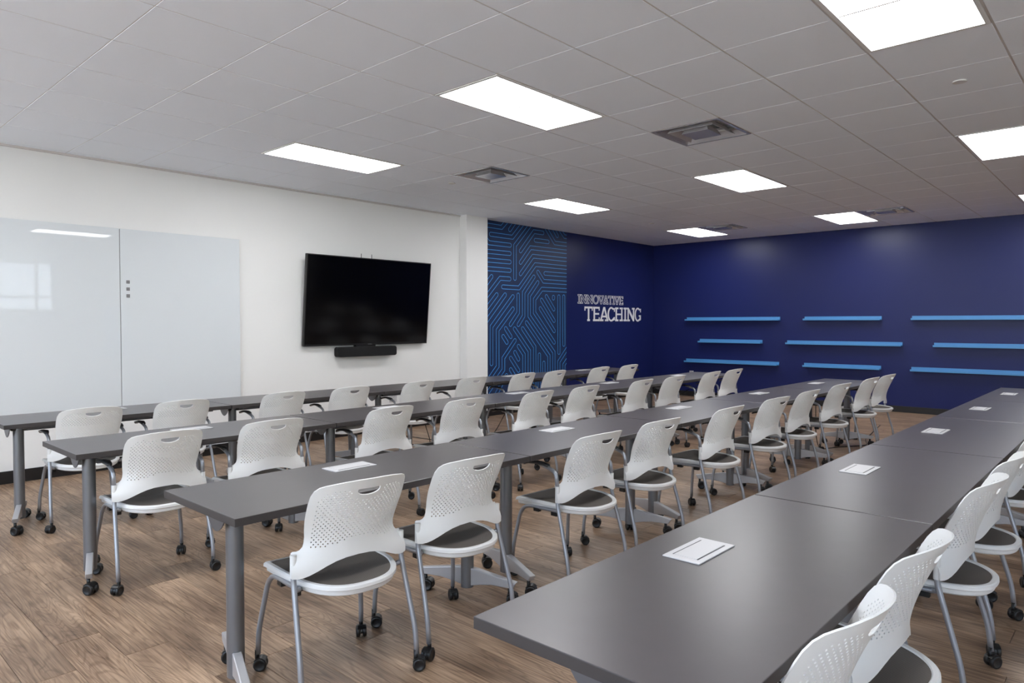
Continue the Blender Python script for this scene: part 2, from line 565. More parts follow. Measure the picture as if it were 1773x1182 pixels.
# ------------------------------------------------------------------ ceiling
ceil = struct('ceiling', boxmesh('ceiling', X0 - WT, X1 + WT, YR - WT, YL + WT, CZ + 0.1, CZ + 0.2, M['white_wall']))
lights = [(c, j) for c in (-4, 2, 8, 14) for j in (2, 6, 10)]  # leftmost column is out of view, added for extra brightness
vents = [(5, 3), (5, 7), (14, 3), (14, 7)]
taken = set()
for c, j in lights:
    taken.add((c, j)); taken.add((c + 1, j))
for v in vents:
    taken.add(v)
def tile_mesh(x0, x1, y0, y1, name='ceiling_tile', ox=0, oy=0):
    g = 0.0055
    h = CZ
    b = MB()
    q = g + 0.0012
    def ring(i, z):
        j = i - g + 0.0028
        return [(x0 + j - ox, y0 + i - oy, z), (x1 - j - ox, y0 + i - oy, z), (x1 - j - ox, y1 - i - oy, z), (x0 + j - ox, y1 - i - oy, z)]
    vs = ring(g, h + 0.014) + ring(g, h + 0.002) + ring(q, h)
    fs = [(8, 11, 10, 9)]
    for k in range(4):
        k2 = (k + 1) % 4
        fs += [(k, 4 + k, 4 + k2, k2), (4 + k, 8 + k, 8 + k2, 4 + k2)]
    b.add(vs, fs)
    return b
tiles = []
c0, c1 = int(math.floor(X0 / T)), int(math.ceil(X1 / T))
j1 = int(math.ceil(-YR / T))
for c in range(c0, c1):
    for j in range(-1, j1):
        if (c, j) in taken: continue
        x0, x1 = max(c * T, X0), min((c + 1) * T, X1)
        y1_, y0_ = min(-j * T, YL), max(-(j + 1) * T, YR)
        if x1 - x0 < 0.03 or y1_ - y0_ < 0.03: continue
        d = in_view([(x0, y0_, CZ), (x1, y0_, CZ), (x1, y1_, CZ), (x0, y1_, CZ), ((x0 + x1) / 2, (y0_ + y1_) / 2, CZ)], 1.02)
        tiles.append((d, x0, x1, y0_, y1_))
seen = sorted([t for t in tiles if t[0] is not None])
rest = [t for t in tiles if t[0] is None] + seen[298:]
full = None
for d, x0, x1, y0_, y1_ in seen[:298]:
    if abs(x1 - x0 - T) < 1e-4 and abs(y1_ - y0_ - T) < 1e-4:
        if full is None:
            full = tile_mesh(0, T, 0, T).mesh('ceiling_tile', M['ceiling_tile'], fix=False)
        obj('ceiling_tile', full, ceil, (x0, y0_, 0))
    else:
        obj('ceiling_tile', tile_mesh(x0, x1, y0_, y1_).mesh('ceiling_tile_cut', M['ceiling_tile'], fix=False), ceil)
b = MB()
for d, x0, x1, y0_, y1_ in rest:
    t = tile_mesh(x0, x1, y0_, y1_)
    b.add(t.v, t.f)
if rest:
    o = obj('ceiling_tile_field', b.mesh('ceiling_tile_field', M['ceiling_tile'], fix=False), ceil)
    o['kind'] = 'stuff'
for c in range(c0 + 1, c1):
    obj('grid_bar', boxmesh('grid_bar', c * T - 0.007, c * T + 0.007, YR, YL, CZ + 0.0020, CZ + 0.03, M['grid']), ceil)
for j in range(0, j1):
    obj('grid_bar', boxmesh('grid_bar', X0, X1, -j * T - 0.007, -j * T + 0.007, CZ + 0.003, CZ + 0.029, M['grid']), ceil)

# light panels
ordn = ['first', 'second', 'third', 'fourth', 'fifth', 'sixth', 'seventh', 'eighth', 'ninth', 'tenth']
light_labels = {
    (2, 2): 'bright ceiling panel light above the whiteboard and screen wall, nearest of that row',
    (8, 2): 'bright ceiling panel light before the white column and mural',
    (14, 2): 'bright ceiling panel light nearest the corner of the two blue walls',
    (2, 6): 'large bright ceiling panel light in the middle of the ceiling, left of the near vent',
    (8, 6): 'bright ceiling panel light between the near vent and the blue shelf wall',
    (14, 6): 'bright ceiling panel light by the blue wall above the middle shelves',
    (2, 10): 'largest bright ceiling panel light, cut by the top edge of the picture',
    (8, 10): 'bright ceiling panel light at the right edge, behind the largest one',
    (14, 10): 'sliver of bright ceiling panel light at the right edge by the blue wall',
}
fb = MB()
LW, LD = 2 * T - 0.016, T - 0.016
for a in ((-LW / 2, LW / 2, -LD / 2, -LD / 2 + 0.022), (-LW / 2, LW / 2, LD / 2 - 0.022, LD / 2),
          (-LW / 2, -LW / 2 + 0.022, -LD / 2 + 0.022, LD / 2 - 0.022), (LW / 2 - 0.022, LW / 2, -LD / 2 + 0.022, LD / 2 - 0.022)):
    fb.box(a[0], a[1], a[2], a[3], -0.004, 0.03)
frame_me = fb.mesh('light_frame', M['white_metal'])
diff_me = boxmesh('light_diffuser', -LW / 2 + 0.022, LW / 2 - 0.022, -LD / 2 + 0.022, LD / 2 - 0.022, 0.004, 0.012, M['panel'])
for c, j in lights:
    lb = light_labels.get((c, j), 'unseen ceiling panel light added for brightness, %s' % {2: 'beside the whiteboard wall', 6: 'over the middle of the room', 10: 'just behind the camera'}[j])
    t = thing('ceiling_light', lb, 'ceiling light', ((c + 1) * T, -(j + 0.5) * T, CZ), 0, 'panel lights in the ceiling grid')
    obj('frame', frame_me, t); obj('diffuser', diff_me, t)

# air diffusers
vb = MB()
def sq_ring(b, ro, zo, ri, zi, th=0.004):
    def S(r, z): return [(-r, -r, z), (r, -r, z), (r, r, z), (-r, r, z)]
    vs = S(ro, zo) + S(ri, zi) + S(ro, zo + th) + S(ri, zi + th)
    fs = []
    for k in range(4):
        k2 = (k + 1) % 4
        fs += [(k, k2, 4 + k2, 4 + k), (8 + k, 12 + k, 12 + k2, 8 + k2), (k, 8 + k, 8 + k2, k2), (4 + k, 4 + k2, 12 + k2, 12 + k)]
    b.add(vs, fs)
b = MB(); sq_ring(b, 0.298, -0.003, 0.272, -0.003); sq_ring(b, 0.272, -0.003, 0.235, 0.055); vf = b.mesh('vent_frame', M['vent_metal'])
b = MB(); sq_ring(b, 0.200, -0.008, 0.150, 0.050); vc1 = b.mesh('vent_cone', M['vent_metal'])
b = MB()
S = lambda r, z: [(-r, -r, z), (r, -r, z), (r, r, z), (-r, r, z)]
b.add(S(0.118, -0.014) + S(0.095, 0.03), [(0, 3, 2, 1), (4, 5, 6, 7), (0, 1, 5, 4), (1, 2, 6, 5), (2, 3, 7, 6), (3, 0, 4, 7)])
vc2 = b.mesh('vent_plate', M['vent_metal'])
vbk = boxmesh('vent_back', -0.28, 0.28, -0.28, 0.28, 0.10, 0.105, M['dark'])
vlab = {(5, 3): 'square ceiling air vent nearest the screen wall', (5, 7): 'large square ceiling air vent nearest the camera',
        (14, 3): 'square air vent by the far ceiling light nearest the corner', (14, 7): 'square air vent by the ceiling light over the blue shelf wall'}
b = MB()
for s in (-1, 1):
    b.tube([(s * 0.10, s * 0.10, 0.02), (s * 0.24, s * 0.24, 0.05)], 0.006, 6)
    b.tube([(s * 0.10, -s * 0.10, 0.02), (s * 0.24, -s * 0.24, 0.05)], 0.006, 6)
vbr = b.mesh('vent_bracket', M['white_metal'])
for c, j in vents:
    t = thing('ceiling_vent', vlab[(c, j)], 'vent', ((c + .5) * T, -(j + .5) * T, CZ), 0, 'square air vents in the ceiling grid')
    obj('vent_frame', vf, t); obj('vent_cone', vc1, t); obj('center_plate', vc2, t); obj('bracket', vbr, t); obj('duct', vbk, t)
# sprinkler cover discs
b = MB(); b.lathe([(0.036, 0.004), (0.042, 0.0), (0.042, -0.005), (0.038, -0.008)], 'z', (0, 0, 0), 24)
spr = b.mesh('sprinkler_cover', M['white_metal'])
for (c, j), lb in {(5.5, 10.5): 'round white sprinkler cover in ceiling at right, near the largest light',
                   (5.5, 2.5): 'round white sprinkler cover beside the vent near the screen wall',
                   (12.5, 2.5): 'round sprinkler cover in ceiling near the far corner'}.items():
    o = obj('sprinkler_cover', spr, None, (c * T, -j * T, CZ)); tag(o, lb, 'sprinkler', 'sprinkler covers in the ceiling')

# ------------------------------------------------------------------ whiteboards
xa, xs_, xb = -0.77, 0.45, 1.67
for (x0, x1, lb) in ((xa, xs_, 'white glass marker board left of the dark seam'), (xs_, xb, 'white glass marker board right of the seam, nearest the screen')):
    t = thing('whiteboard', lb, 'whiteboard', ((x0 + x1) / 2, YL - 0.002, 0.52), 0, 'glass boards on the white wall')
    w = (x1 - x0) / 2 - 0.003
    obj('glass_panel', boxmesh('glass_panel', -w, w, -0.022, -0.012, 0, 1.835, M['glassboard'], 0.002), t)
    b = MB()
    for x in (-w + 0.1, w - 0.1):
        for z in (0.15, 1.68):
            b.box(x - 0.03, x + 0.03, -0.012, 0, z - 0.03, z + 0.03)
    obj('standoff', b.mesh('standoff', M['silver']), t)
o = obj('board_seam', boxmesh('board_seam', xs_ - 0.0028, xs_ + 0.0028, YL - 0.016, YL, 0.52, 2.35, M['magnet']))
tag(o, 'thin grey strip between the two white glass boards', 'strip')
for k, z in enumerate((1.835, 1.765, 1.698)):
    o = obj('magnet', boxmesh('magnet', -0.016, 0.016, -0.008, 0, -0.016, 0.016, M['magnet'], 0.003), None, (0.52, YL - 0.022, z))
    tag(o, ('top', 'middle', 'bottom')[k] + ' one of three small grey square magnets on the glass board', 'magnet', 'square magnets on the glass board')

# ------------------------------------------------------------------ screen
TVX, TVZ = 3.378, 1.701
tv = thing('television', 'large black flat television tilted forward on the white wall', 'television', (TVX, YL, TVZ))
TW, TH = 0.955, 0.552
b = MB(); b.box(-TW, TW, 0.0, 0.045, -TH, TH)
body = obj('housing', b.mesh('housing', M['bezel'], 0.006), tv)
b = MB()
bz = 0.012
b.box(-TW, TW, -0.004, 0.0, TH - bz, TH); b.box(-TW, TW, -0.004, 0.0, -TH, -TH + 0.02)
b.box(-TW, -TW + bz, -0.004, 0.0, -TH + 0.02, TH - bz); b.box(TW - bz, TW, -0.004, 0.0, -TH + 0.02, TH - bz)
bez = obj('bezel', b.mesh('bezel', M['bezel']), tv)
scr = obj('screen', boxmesh('screen', -TW + bz, TW - bz, -0.002, 0.001, -TH + 0.02, TH - bz, M['screen']), tv)
bdg = obj('badge', boxmesh('badge', -0.03, 0.03, -0.0055, -0.004, -TH + 0.006, -TH + 0.014, M['silver_dark']), tv)
tilt = Matrix.Translation((0, -0.115, 0)) @ Matrix.Rotation(radians(5.2), 4, 'X')
for p in (body, bez, scr, bdg):
    p.matrix_local = tilt
b = MB(); b.box(-0.3, 0.3, -0.03, 0, -0.2, 0.2); b.box(-0.2, -0.15, -0.045, -0.03, -0.25, 0.25); b.box(0.15, 0.2, -0.045, -0.03, -0.25, 0.25)
obj('wall_mount', b.mesh('wall_mount', M['black']), tv)
for x in (-0.150, 0.010):
    b = MB(); b.tube([(x, -0.10, TH - 0.12), (x, -0.105, TH + 0.055)], 0.0035, 8)
    obj('antenna', b.mesh('antenna', M['black']), tv)
sb = thing('soundbar', 'black rounded soundbar under the television', 'soundbar', (3.325, YL, 1.070))
b = MB()
pts = []
W_, H_, r_ = 0.45, 0.062, 0.03
for cx_, cz_, a0 in ((W_ - r_, H_ - r_, 0), (-W_ + r_, H_ - r_, 90), (-W_ + r_, -H_ + r_, 180), (W_ - r_, -H_ + r_, 270)):
    for k in range(6):
        a = radians(a0 + 18 * k); pts.append((cx_ + r_ * cos(a), cz_ + r_ * sin(a)))
b.prism(pts, 'y', -0.12, -0.02)
obj('housing', b.mesh('soundbar', M['cloth'], 0.006), sb)
b = MB(); b.box(-0.15, 0.15, -0.06, 0, 0.02, 0.14)
obj('bracket', b.mesh('bracket', M['black']), sb)

# outlets
def outlet(loc, label, facing, double=False):
    t = thing('wall_outlet', label, 'outlet', loc, facing)
    w = 0.06 if double else 0.036
    obj('cover_plate', boxmesh('cover_plate', -w, w, -0.007, 0, -0.058, 0.058, M['plate'], 0.002), t)
    xs = (-0.023, 0.023) if double else (0,)
    for x in xs:
        for z in (-0.022, 0.022):
            b = MB(); b.lathe([(0.014, -0.009), (0.016, -0.007)], 'y', (x, 0, z), 16)
            b.box(x - 0.006, x - 0.004, -0.0095, -0.0088, z - 0.004, z + 0.005, 1); b.box(x + 0.004, x + 0.006, -0.0095, -0.0088, z - 0.004, z + 0.005, 1)
            obj('socket', b.mesh('socket', [M['plate'], M['groove']]), t)
outlet((3.80, YL, 0.43), 'white double wall outlet under the tables below the television', 0, True)
outlet((3.22, YL, 0.40), 'white wall outlet on the white wall, left of the double outlet', 0)
t = thing('wall_box', 'small white box on the blue wall under the lowest left shelf', 'wall box', (X1, -0.74, 0.44), -pi / 2)
obj('cover', boxmesh('cover', -0.04, 0.04, -0.03, 0, -0.06, 0.06, M['plate'], 0.005), t)
obj('button', boxmesh('button', -0.012, 0.012, -0.034, -0.03, -0.012, 0.012, M['magnet'], 0.001), t)

# ------------------------------------------------------------------ mural
MURAL = [('oo', [(5.591, 2.925), (5.924, 2.923), (6.02, 3.009)]), ('co', [(6.114, 2.906), (6.209, 3.01)]), ('co', [(5.681, 2.794), (6.175, 2.792), (6.391, 3.002)]), ('oc', [(5.591, 2.705), (5.643, 2.66), (6.119, 2.661)]), ('oc', [(6.572, 2.998), (6.234, 2.667), (6.233, 2.143)]), ('cc', [(6.368, 2.59), (6.698, 2.931), (6.923, 2.932)]), ('cc', [(6.734, 2.794), (7.06, 2.795)]), ('oo', [(7.029, 3.0), (7.242, 2.792), (7.563, 2.793)]), ('oc', [(7.229, 3.004), (7.307, 2.918)]), ('oo', [(7.418, 2.998), (7.504, 2.927), (7.563, 2.924)]), ('oc', [(5.59, 2.526), (6.113, 2.53)]), ('oc', [(5.59, 2.395), (6.113, 2.397)]), ('oc', [(5.59, 2.263), (6.113, 2.264)]), ('co', [(6.368, 2.406), (6.614, 2.663), (7.563, 2.667)]), ('co', [(6.368, 2.222), (6.673, 2.528), (7.563, 2.53)]), ('co', [(5.953, 1.998), (6.331, 1.996), (6.733, 2.394), (7.563, 2.393)]), ('co', [(6.8, 2.276), (6.944, 2.13), (7.563, 2.13)]), ('co', [(6.985, 2.263), (7.563, 2.263)]), ('oc', [(5.59, 2.036), (5.697, 2.147)]), ('oc', [(5.59, 1.843), (5.888, 2.129), (6.108, 2.129)]), ('oc', [(5.589, 1.655), (5.813, 1.872)]), ('oc', [(5.589, 1.466), (6.002, 1.876)]), ('cc', [(6.186, 1.853), (5.696, 1.377), (5.695, 0.804)]), ('co', [(6.186, 1.659), (5.832, 1.321), (5.833, 0.757), (5.668, 0.599)]), ('cc', [(6.31, 1.883), (6.31, 1.6), (6.129, 1.409)]), ('cc', [(6.697, 2.192), (6.443, 1.926), (6.443, 1.548), (6.316, 1.407)]), ('co', [(6.513, 1.44), (7.087, 0.877), (7.088, 0.566)]), ('co', [(6.794, 2.103), (6.58, 1.879), (6.58, 1.547), (7.221, 0.935), (7.222, 0.559)]), ('oc', [(7.563, 1.999), (6.904, 1.998), (6.715, 1.821), (6.715, 1.604), (7.227, 1.103)]), ('cc', [(6.862, 1.674), (7.227, 1.298)]), ('cc', [(6.895, 1.817), (7.223, 1.473)]), ('cc', [(7.019, 1.88), (7.217, 1.667)]), ('cc', [(7.207, 1.874), (7.207, 1.853)]), ('cc', [(7.353, 1.886), (7.357, 0.925)]), ('cc', [(7.488, 1.89), (7.493, 1.061)]), ('cc', [(6.018, 1.346), (6.135, 1.216)]), ('cc', [(5.958, 1.223), (6.043, 1.127)]), ('co', [(6.233, 1.154), (5.963, 0.882), (5.963, 0.698), (5.849, 0.589)]), ('co', [(6.319, 1.061), (6.451, 0.921), (6.451, 0.593)]), ('cc', [(6.233, 0.964), (6.319, 0.85)]), ('cc', [(6.135, 0.876), (6.319, 0.669)]), ('co', [(6.134, 0.694), (6.219, 0.59)]), ('co', [(6.225, 1.341), (6.584, 0.975), (6.584, 0.593)]), ('co', [(6.42, 1.343), (6.719, 1.038), (6.72, 0.586)]), ('co', [(6.838, 0.905), (6.838, 0.58)]), ('co', [(6.955, 0.765), (6.956, 0.573)]), ('oo', [(7.57, 0.972), (7.355, 0.768), (7.356, 0.568)]), ('oo', [(7.57, 0.777), (7.497, 0.711), (7.497, 0.56)]), ('co', [(6.034, 0.604), (6.007, 0.572)])]
MX0, MX1, MZ0, MZ1 = 5.47, 7.567, 0.112, CZ
mural = thing('wall_mural', 'dark blue wall mural of light blue circuit lines beside the white column', 'mural', ((MX0 + MX1) / 2, YL, MZ0))
MO = Vector(((MX0 + MX1) / 2, YL, MZ0))
obj('mural_sheet', boxmesh('mural_sheet', MX0 - MO.x, MX1 - MO.x, -0.0025, 0, 0, MZ1 - MZ0, M['mural']), mural)
def clip(a, b):
    t0, t1 = 0.0, 1.0
    d = (b[0] - a[0], b[1] - a[1])
    for p, q in ((-d[0], a[0] - MX0), (d[0], MX1 - a[0]), (-d[1], a[1] - MZ0), (d[1], MZ1 - a[1])):
        if abs(p) < 1e-9:
            if q < 0: return None
        else:
            r = q / p
            if p < 0: t0 = max(t0, r)
            else: t1 = min(t1, r)
    if t0 >= t1: return None
    return (a[0] + d[0] * t0, a[1] + d[1] * t0), (a[0] + d[0] * t1, a[1] + d[1] * t1)
def slot_rails(caps, pts, h):
    P = [Vector(p) for p in pts]
    if caps[0] == 'o':
        P[0] = P[0] + (P[0] - P[1]).normalized() * 0.55
    if caps[1] == 'o':
        P[-1] = P[-1] + (P[-1] - P[-2]).normalized() * 0.55
    nrm = []
    for i in range(len(P)):
        if i == 0: d = P[1] - P[0]; n = Vector((-d.y, d.x)).normalized(); k = 1
        elif i == len(P) - 1: d = P[-1] - P[-2]; n = Vector((-d.y, d.x)).normalized(); k = 1
        else:
            d1 = (P[i] - P[i - 1]).normalized(); d2 = (P[i + 1] - P[i]).normalized()
            n1, n2 = Vector((-d1.y, d1.x)), Vector((-d2.y, d2.x))
            n = (n1 + n2).normalized(); k = 1 / max(0.3, n.dot(n1))
        nrm.append(n * k)
    Lr = [P[i] + nrm[i] * h for i in range(len(P))]
    Rr = [P[i] - nrm[i] * h for i in range(len(P))]
    def cap(c, d):
        n = Vector((-d.y, d.x))
        return [c + n * (h * cos(pi * k / 8)) + d * (h * sin(pi * k / 8)) for k in range(9)]
    paths = []
    path = list(Lr)
    if caps[1] == 'c':
        path += cap(P[-1], (P[-1] - P[-2]).normalized())[1:-1]
        path += Rr[::-1]
    else:
        paths.append(path); path = Rr[::-1]
    if caps[0] == 'c':
        cc = cap(P[0], (P[0] - P[1]).normalized())
        path += cc[1:-1]
        if paths: path += [] ; paths[0] = path + paths[0] ; path = None
        else: path += [Lr[0]]
    if path: paths.append(path)
    return paths
LWH = 0.0046
for caps, pts in MURAL:
    b = MB()
    for path in slot_rails(caps, pts, 0.031):
        for a, c in zip(path, path[1:]):
            s = clip(a, c)
            if not s: continue
            p, q = Vector(s[0]), Vector(s[1])
            d = (q - p)
            if d.length < 1e-5: continue
            d.normalize()
            n = Vector((-d.y, d.x)) * LWH
            e = d * LWH * 0.35
            qs = [p + n - e, q + n + e, q - n + e, p - n - e]
            b.add([(v.x - MO.x, -0.0035, v.y - MO.z) for v in qs], [(0, 3, 2, 1)])
    if b.v:
        obj('circuit_line', b.mesh('circuit_line', M['mural_line'], fix=False), mural)

# ------------------------------------------------------------------ wall lettering
e_ = 0.13
def ell(cx_, cz_, rx_, rz_, a0, a1, n):
    return [(cx_ + rx_ * cos(radians(a0 + (a1 - a0) * k / n)), cz_ + rz_ * sin(radians(a0 + (a1 - a0) * k / n))) for k in range(n + 1)]
def glyph(ch, w, s=0.16, e=e_):
    """list of pieces; each piece = [outer, hole, ...] in units of cap height"""
    c = w / 2
    if ch == 'T':
        k = min(0.15, w * 0.24)
        return [[[(0, 1), (0, .72), (.1, .72), (.1, 1 - e), (c - s / 2, 1 - e), (c - s / 2, e), (c - k, e), (c - k, 0), (c + k, 0), (c + k, e), (c + s / 2, e), (c + s / 2, 1 - e), (w - .1, 1 - e), (w - .1, .72), (w, .72), (w, 1)]]]
    if ch == 'E':
        return [[[(0, 0), (w, 0), (w, .27), (w - .1, .27), (w - .1, e), (.06 + s, e), (.06 + s, .45), (w - .07, .45), (w - .07, .57), (.06 + s, .57), (.06 + s, 1 - e), (w - .1, 1 - e), (w - .1, .74), (w, .74), (w, 1), (0, 1), (0, 1 - e), (.06, 1 - e), (.06, e), (0, e)]]]
    if ch == 'I':
        return [[[(0, 0), (w, 0), (w, e), (c + s / 2, e), (c + s / 2, 1 - e), (w, 1 - e), (w, 1), (0, 1), (0, 1 - e), (c - s / 2, 1 - e), (c - s / 2, e), (0, e)]]]
    if ch == 'N':
        k = w * 0.36
        return [[[(0, 0), (k, 0), (k, e), (.06 + s, e), (.06 + s, .68), (w - .10 - s * .7, 0), (w - .06, 0), (w - .06, 1 - e), (w, 1 - e), (w, 1), (w - k, 1), (w - k, 1 - e), (w - .06 - s, 1 - e), (w - .06 - s, .34), (.10 + s * .6, 1), (0, 1), (0, 1 - e), (.06, 1 - e), (.06, e), (0, e)]]]
    if ch == 'V':
        k = w * 0.40
        return [[[(0, 1), (0, 1 - e), (.05, 1 - e), (c - .09, 0), (c + .09, 0), (w - .05, 1 - e), (w, 1 - e), (w, 1), (w - k, 1), (w - k, 1 - e), (w - .06 - s, 1 - e), (c, .27), (.06 + s, 1 - e), (k, 1 - e), (k, 1)]]]
    if ch == 'A':
        k = w * 0.40
        def xl(z): return .05 + s * 1.05 + (c - .05 - s * 1.05) * (z - e) / (.80 - e)
        out = [(0, 0), (k, 0), (k, e), (xl(e), e), (xl(.27), .27), (w - xl(.27), .27), (w - xl(e), e), (w - k, e), (w - k, 0), (w, 0), (w, e), (w - .05, e), (c + .1, 1), (c - .1, 1), (.05, e), (0, e)]
        return [[out, [(xl(.39), .39), (w - xl(.39), .39), (c, .80)]]]
    if ch == 'O':
        return [[ell(c, .5, c, .52, 0, 345, 23), ell(c, .5, c - s, .40, 0, 345, 23)]]
    if ch in 'CG':
        out = [(w, .68), (w, .96), (w - .08, .94)] + ell(c, .5, c, .52, 58, 300, 22)
        if ch == 'C':
            out += [(w - .06, .07), (w, .09), (w, .30), (w - .11, .30)]
        else:
            out += [(w - .04, .08), (w, .14), (w, .46), (w - .30, .46), (w - .30, .35), (w - s, .35), (w - s, .22)]
        out += ell(c, .5, c - s, .40, 305, 52, 20) + [(w - .11, .82), (w - .11, .68)]
        return [[out]]
    if ch == 'H':
        k = w * 0.42; i0 = .05; 
        L_ = [(0, 0), (k, 0), (k, e), (i0 + s, e), (i0 + s, .44), (w - i0 - s, .44), (w - i0 - s, e), (w - k, e), (w - k, 0), (w, 0), (w, e), (w - i0, e), (w - i0, 1 - e), (w, 1 - e), (w, 1), (w - k, 1), (w - k, 1 - e), (w - i0 - s, 1 - e), (w - i0 - s, .56), (i0 + s, .56), (i0 + s, 1 - e), (k, 1 - e), (k, 1), (0, 1), (0, 1 - e), (i0, 1 - e), (i0, e), (0, e)]
        return [[L_]]
def fill_mesh(pieces, H, name):
    b = MB()
    for loops in pieces:
        L3 = [[Vector((p[0] * H, p[1] * H, 0)) for p in lp] for lp in loops]
        tris = tessellate_polygon(L3)
        flat = [v for lp in L3 for v in lp]
        n = len(flat)
        b.add([(v.x, -0.004, v.y) for v in flat] + [(v.x, 0, v.y) for v in flat], [t for t in tris])
        o_ = 0
        for lp in L3:
            m = len(lp)
            b.add([(v.x, y, v.y) for y in (-0.004, 0) for v in lp], [(k, (k + 1) % m, m + (k + 1) % m, m + k) for k in range(m)])
    return b.mesh(name, M['letter'])
def outline_mesh(pieces, H, th, name):
    b = MB()
    for loops in pieces:
        for li, lp in enumerate(loops):
            P = [Vector((p[0] * H, p[1] * H)) for p in lp]
            ar = sum(P[i].x * P[(i + 1) % len(P)].y - P[(i + 1) % len(P)].x * P[i].y for i in range(len(P)))
            if ar < 0: P = P[::-1]
            m = len(P)
            inn = []
            for i in range(m):
                d1 = (P[i] - P[i - 1]).normalized(); d2 = (P[(i + 1) % m] - P[i]).normalized()
                n1, n2 = Vector((-d1.y, d1.x)), Vector((-d2.y, d2.x))
                nn = n1 + n2
                if nn.length < 1e-4: nn = n1
                nn.normalize()
                inn.append(nn * min(2.0, 1 / max(0.4, nn.dot(n1))))
            A = [P[i] - inn[i] * th / 2 for i in range(m)]; B = [P[i] + inn[i] * th / 2 for i in range(m)]
            vs = [(v.x, y, v.y) for y in (-0.004, 0) for R_ in (A, B) for v in R_]
            fs = []
            for k in range(m):
                k2 = (k + 1) % m
                fs += [(k, k2, m + k2, m + k), (k, 2 * m + k, 2 * m + k2, k2), (m + k, m + k2, 3 * m + k2, 3 * m + k)]
            b.add(vs, fs)
    return b.mesh(name, M['letter'])
def word(spans, txt, px0, px1, x0, x1, z0, H, outline, label):
    t = thing('wall_lettering', label, 'lettering', (x0, YL, z0))
    def X(p):
        u = (p - px0) / (px1 - px0)
        return (x1 - x0) * (u * (1 - 0.04) + 0.04 * u * u)
    for ch, (a, c) in zip(txt, spans):
        xa_, xc_ = X(a), X(c)
        g = glyph(ch, (xc_ - xa_) / H)
        me = outline_mesh(g, H, 0.0078, 'letter') if outline else fill_mesh(g, H, 'letter')
        obj('letter', me, t, (xa_, 0, 0))
word([(168, 222), (228, 352), (364, 492), (500, 622), (620, 736), (728, 842), (840, 936), (942, 988), (986, 1094), (1098, 1180)],
     'INNOVATIVE', 165, 1180, 7.89, 9.33, 1.783, 0.158, True, 'white outlined wall lettering reading INNOVATIVE on the blue wall')
word([(318, 490), (500, 640), (648, 832), (815, 976), (985, 1156), (1176, 1246), (1256, 1430), (1430, 1578)],
     'TEACHING', 318, 1580, 8.092, 9.972, 1.468, 0.263, False, 'solid white wall lettering reading TEACHING on the blue wall')

# ------------------------------------------------------------------ picture ledges on the blue wall
def ledge(ya, yb, z, label):
    t = thing('picture_ledge', label, 'shelf', (X1, (ya + yb) / 2, z), 0, 'light blue ledges on the blue wall')
    h = (ya - yb) / 2
    obj('back_plate', boxmesh('back_plate', -0.014, 0, -h, h, -0.02, 0.045, M['shelf'], 0.002), t)
    obj('shelf_board', boxmesh('shelf_board', -0.095, -0.014, -h, h, -0.02, -0.006, M['shelf'], 0.002), t)
    obj('front_lip', boxmesh('front_lip', -0.105, -0.095, -h, h, -0.02, 0.010, M['shelf'], 0.002), t)
Z1, Z2, Z3 = 1.500, 1.080, 0.690
ledge(-.63, -2.47, Z1, 'light blue wall ledge, top row, leftmost')
ledge(-2.90, -4.13, Z1, 'short light blue wall ledge, top row, middle')
ledge(-4.57, -6.41, Z1, 'light blue wall ledge, top row, cut by the right edge')
ledge(-.91, -2.15, Z2, 'short light blue wall ledge, middle row, leftmost')
ledge(-2.60, -4.44, Z2, 'long light blue wall ledge, middle row, centre')
ledge(-4.88, -6.12, Z2, 'light blue wall ledge, middle row, rightmost')
ledge(-.62, -2.46, Z3, 'light blue wall ledge, bottom row, leftmost above the white box')
ledge(-2.90, -4.13, Z3, 'short light blue wall ledge, bottom row, middle')
ledge(-4.57, -6.41, Z3, 'light blue wall ledge, bottom row, right edge')

# ------------------------------------------------------------------ casters
def caster_meshes(R, gapw, ww, stem_h):
    """twin wheel caster: returns housing and wheel meshes; origin on the floor under the stem, wheel axis along x, trailing to -y"""
    off = -0.010
    b = MB()
    prof = []
    for k in range(11):
        a = radians(-10 + 200 * k / 10)
        prof.append((off + (R * 0.92) * cos(a), R + (R * 0.92) * sin(a)))
    b.prism(prof, 'x', -gapw / 2, gapw / 2)
    b.lathe([(0.009, R * 1.2), (0.009, stem_h)], 'z', (0, 0.004, 0), 12)
    hood = []
    for k in range(9):
        a = radians(35 + 110 * k / 8)
        hood.append((off + R * 1.12 * cos(a), R + R * 1.12 * sin(a)))
    inner = [(off + R * 1.02 * cos(radians(145 - 110 * k / 8)), R + R * 1.02 * sin(radians(145 - 110 * k / 8))) for k in range(9)]
    b.prism(hood + inner, 'x', -gapw / 2 - ww * 0.8, gapw / 2 + ww * 0.8)
    house = b.mesh('caster_housing', M['black'])
    b = MB()
    b.lathe([(R * 0.55, 0), (R * 0.93, 0), (R, ww * 0.25), (R, ww * 0.75), (R * 0.93, ww * 0.95), (R * 0.7, ww), (R * 0.62, ww * 0.9), (0.004, ww * 0.9)], 'x', (0, 0, 0), 22)
    wheel = b.mesh('wheel', M['black'])
    return house, wheel, off, gapw, ww, R
def add_caster(parent, cm, x, y, rz):
    house, wheel, off, gapw, ww, R = cm
    c = obj('caster', house, parent, (x, y, 0), rz)
    w1 = obj('wheel', wheel, c, (gapw / 2 + 0.001, off, R))
    w2 = obj('wheel', wheel, c, (-gapw / 2 - 0.001, off, R)); w2.rotation_euler = (0, 0, pi)
    return c
CH = caster_meshes(0.0265, 0.010, 0.017, 0.085)
TB = caster_meshes(0.0300, 0.012, 0.020, 0.092)

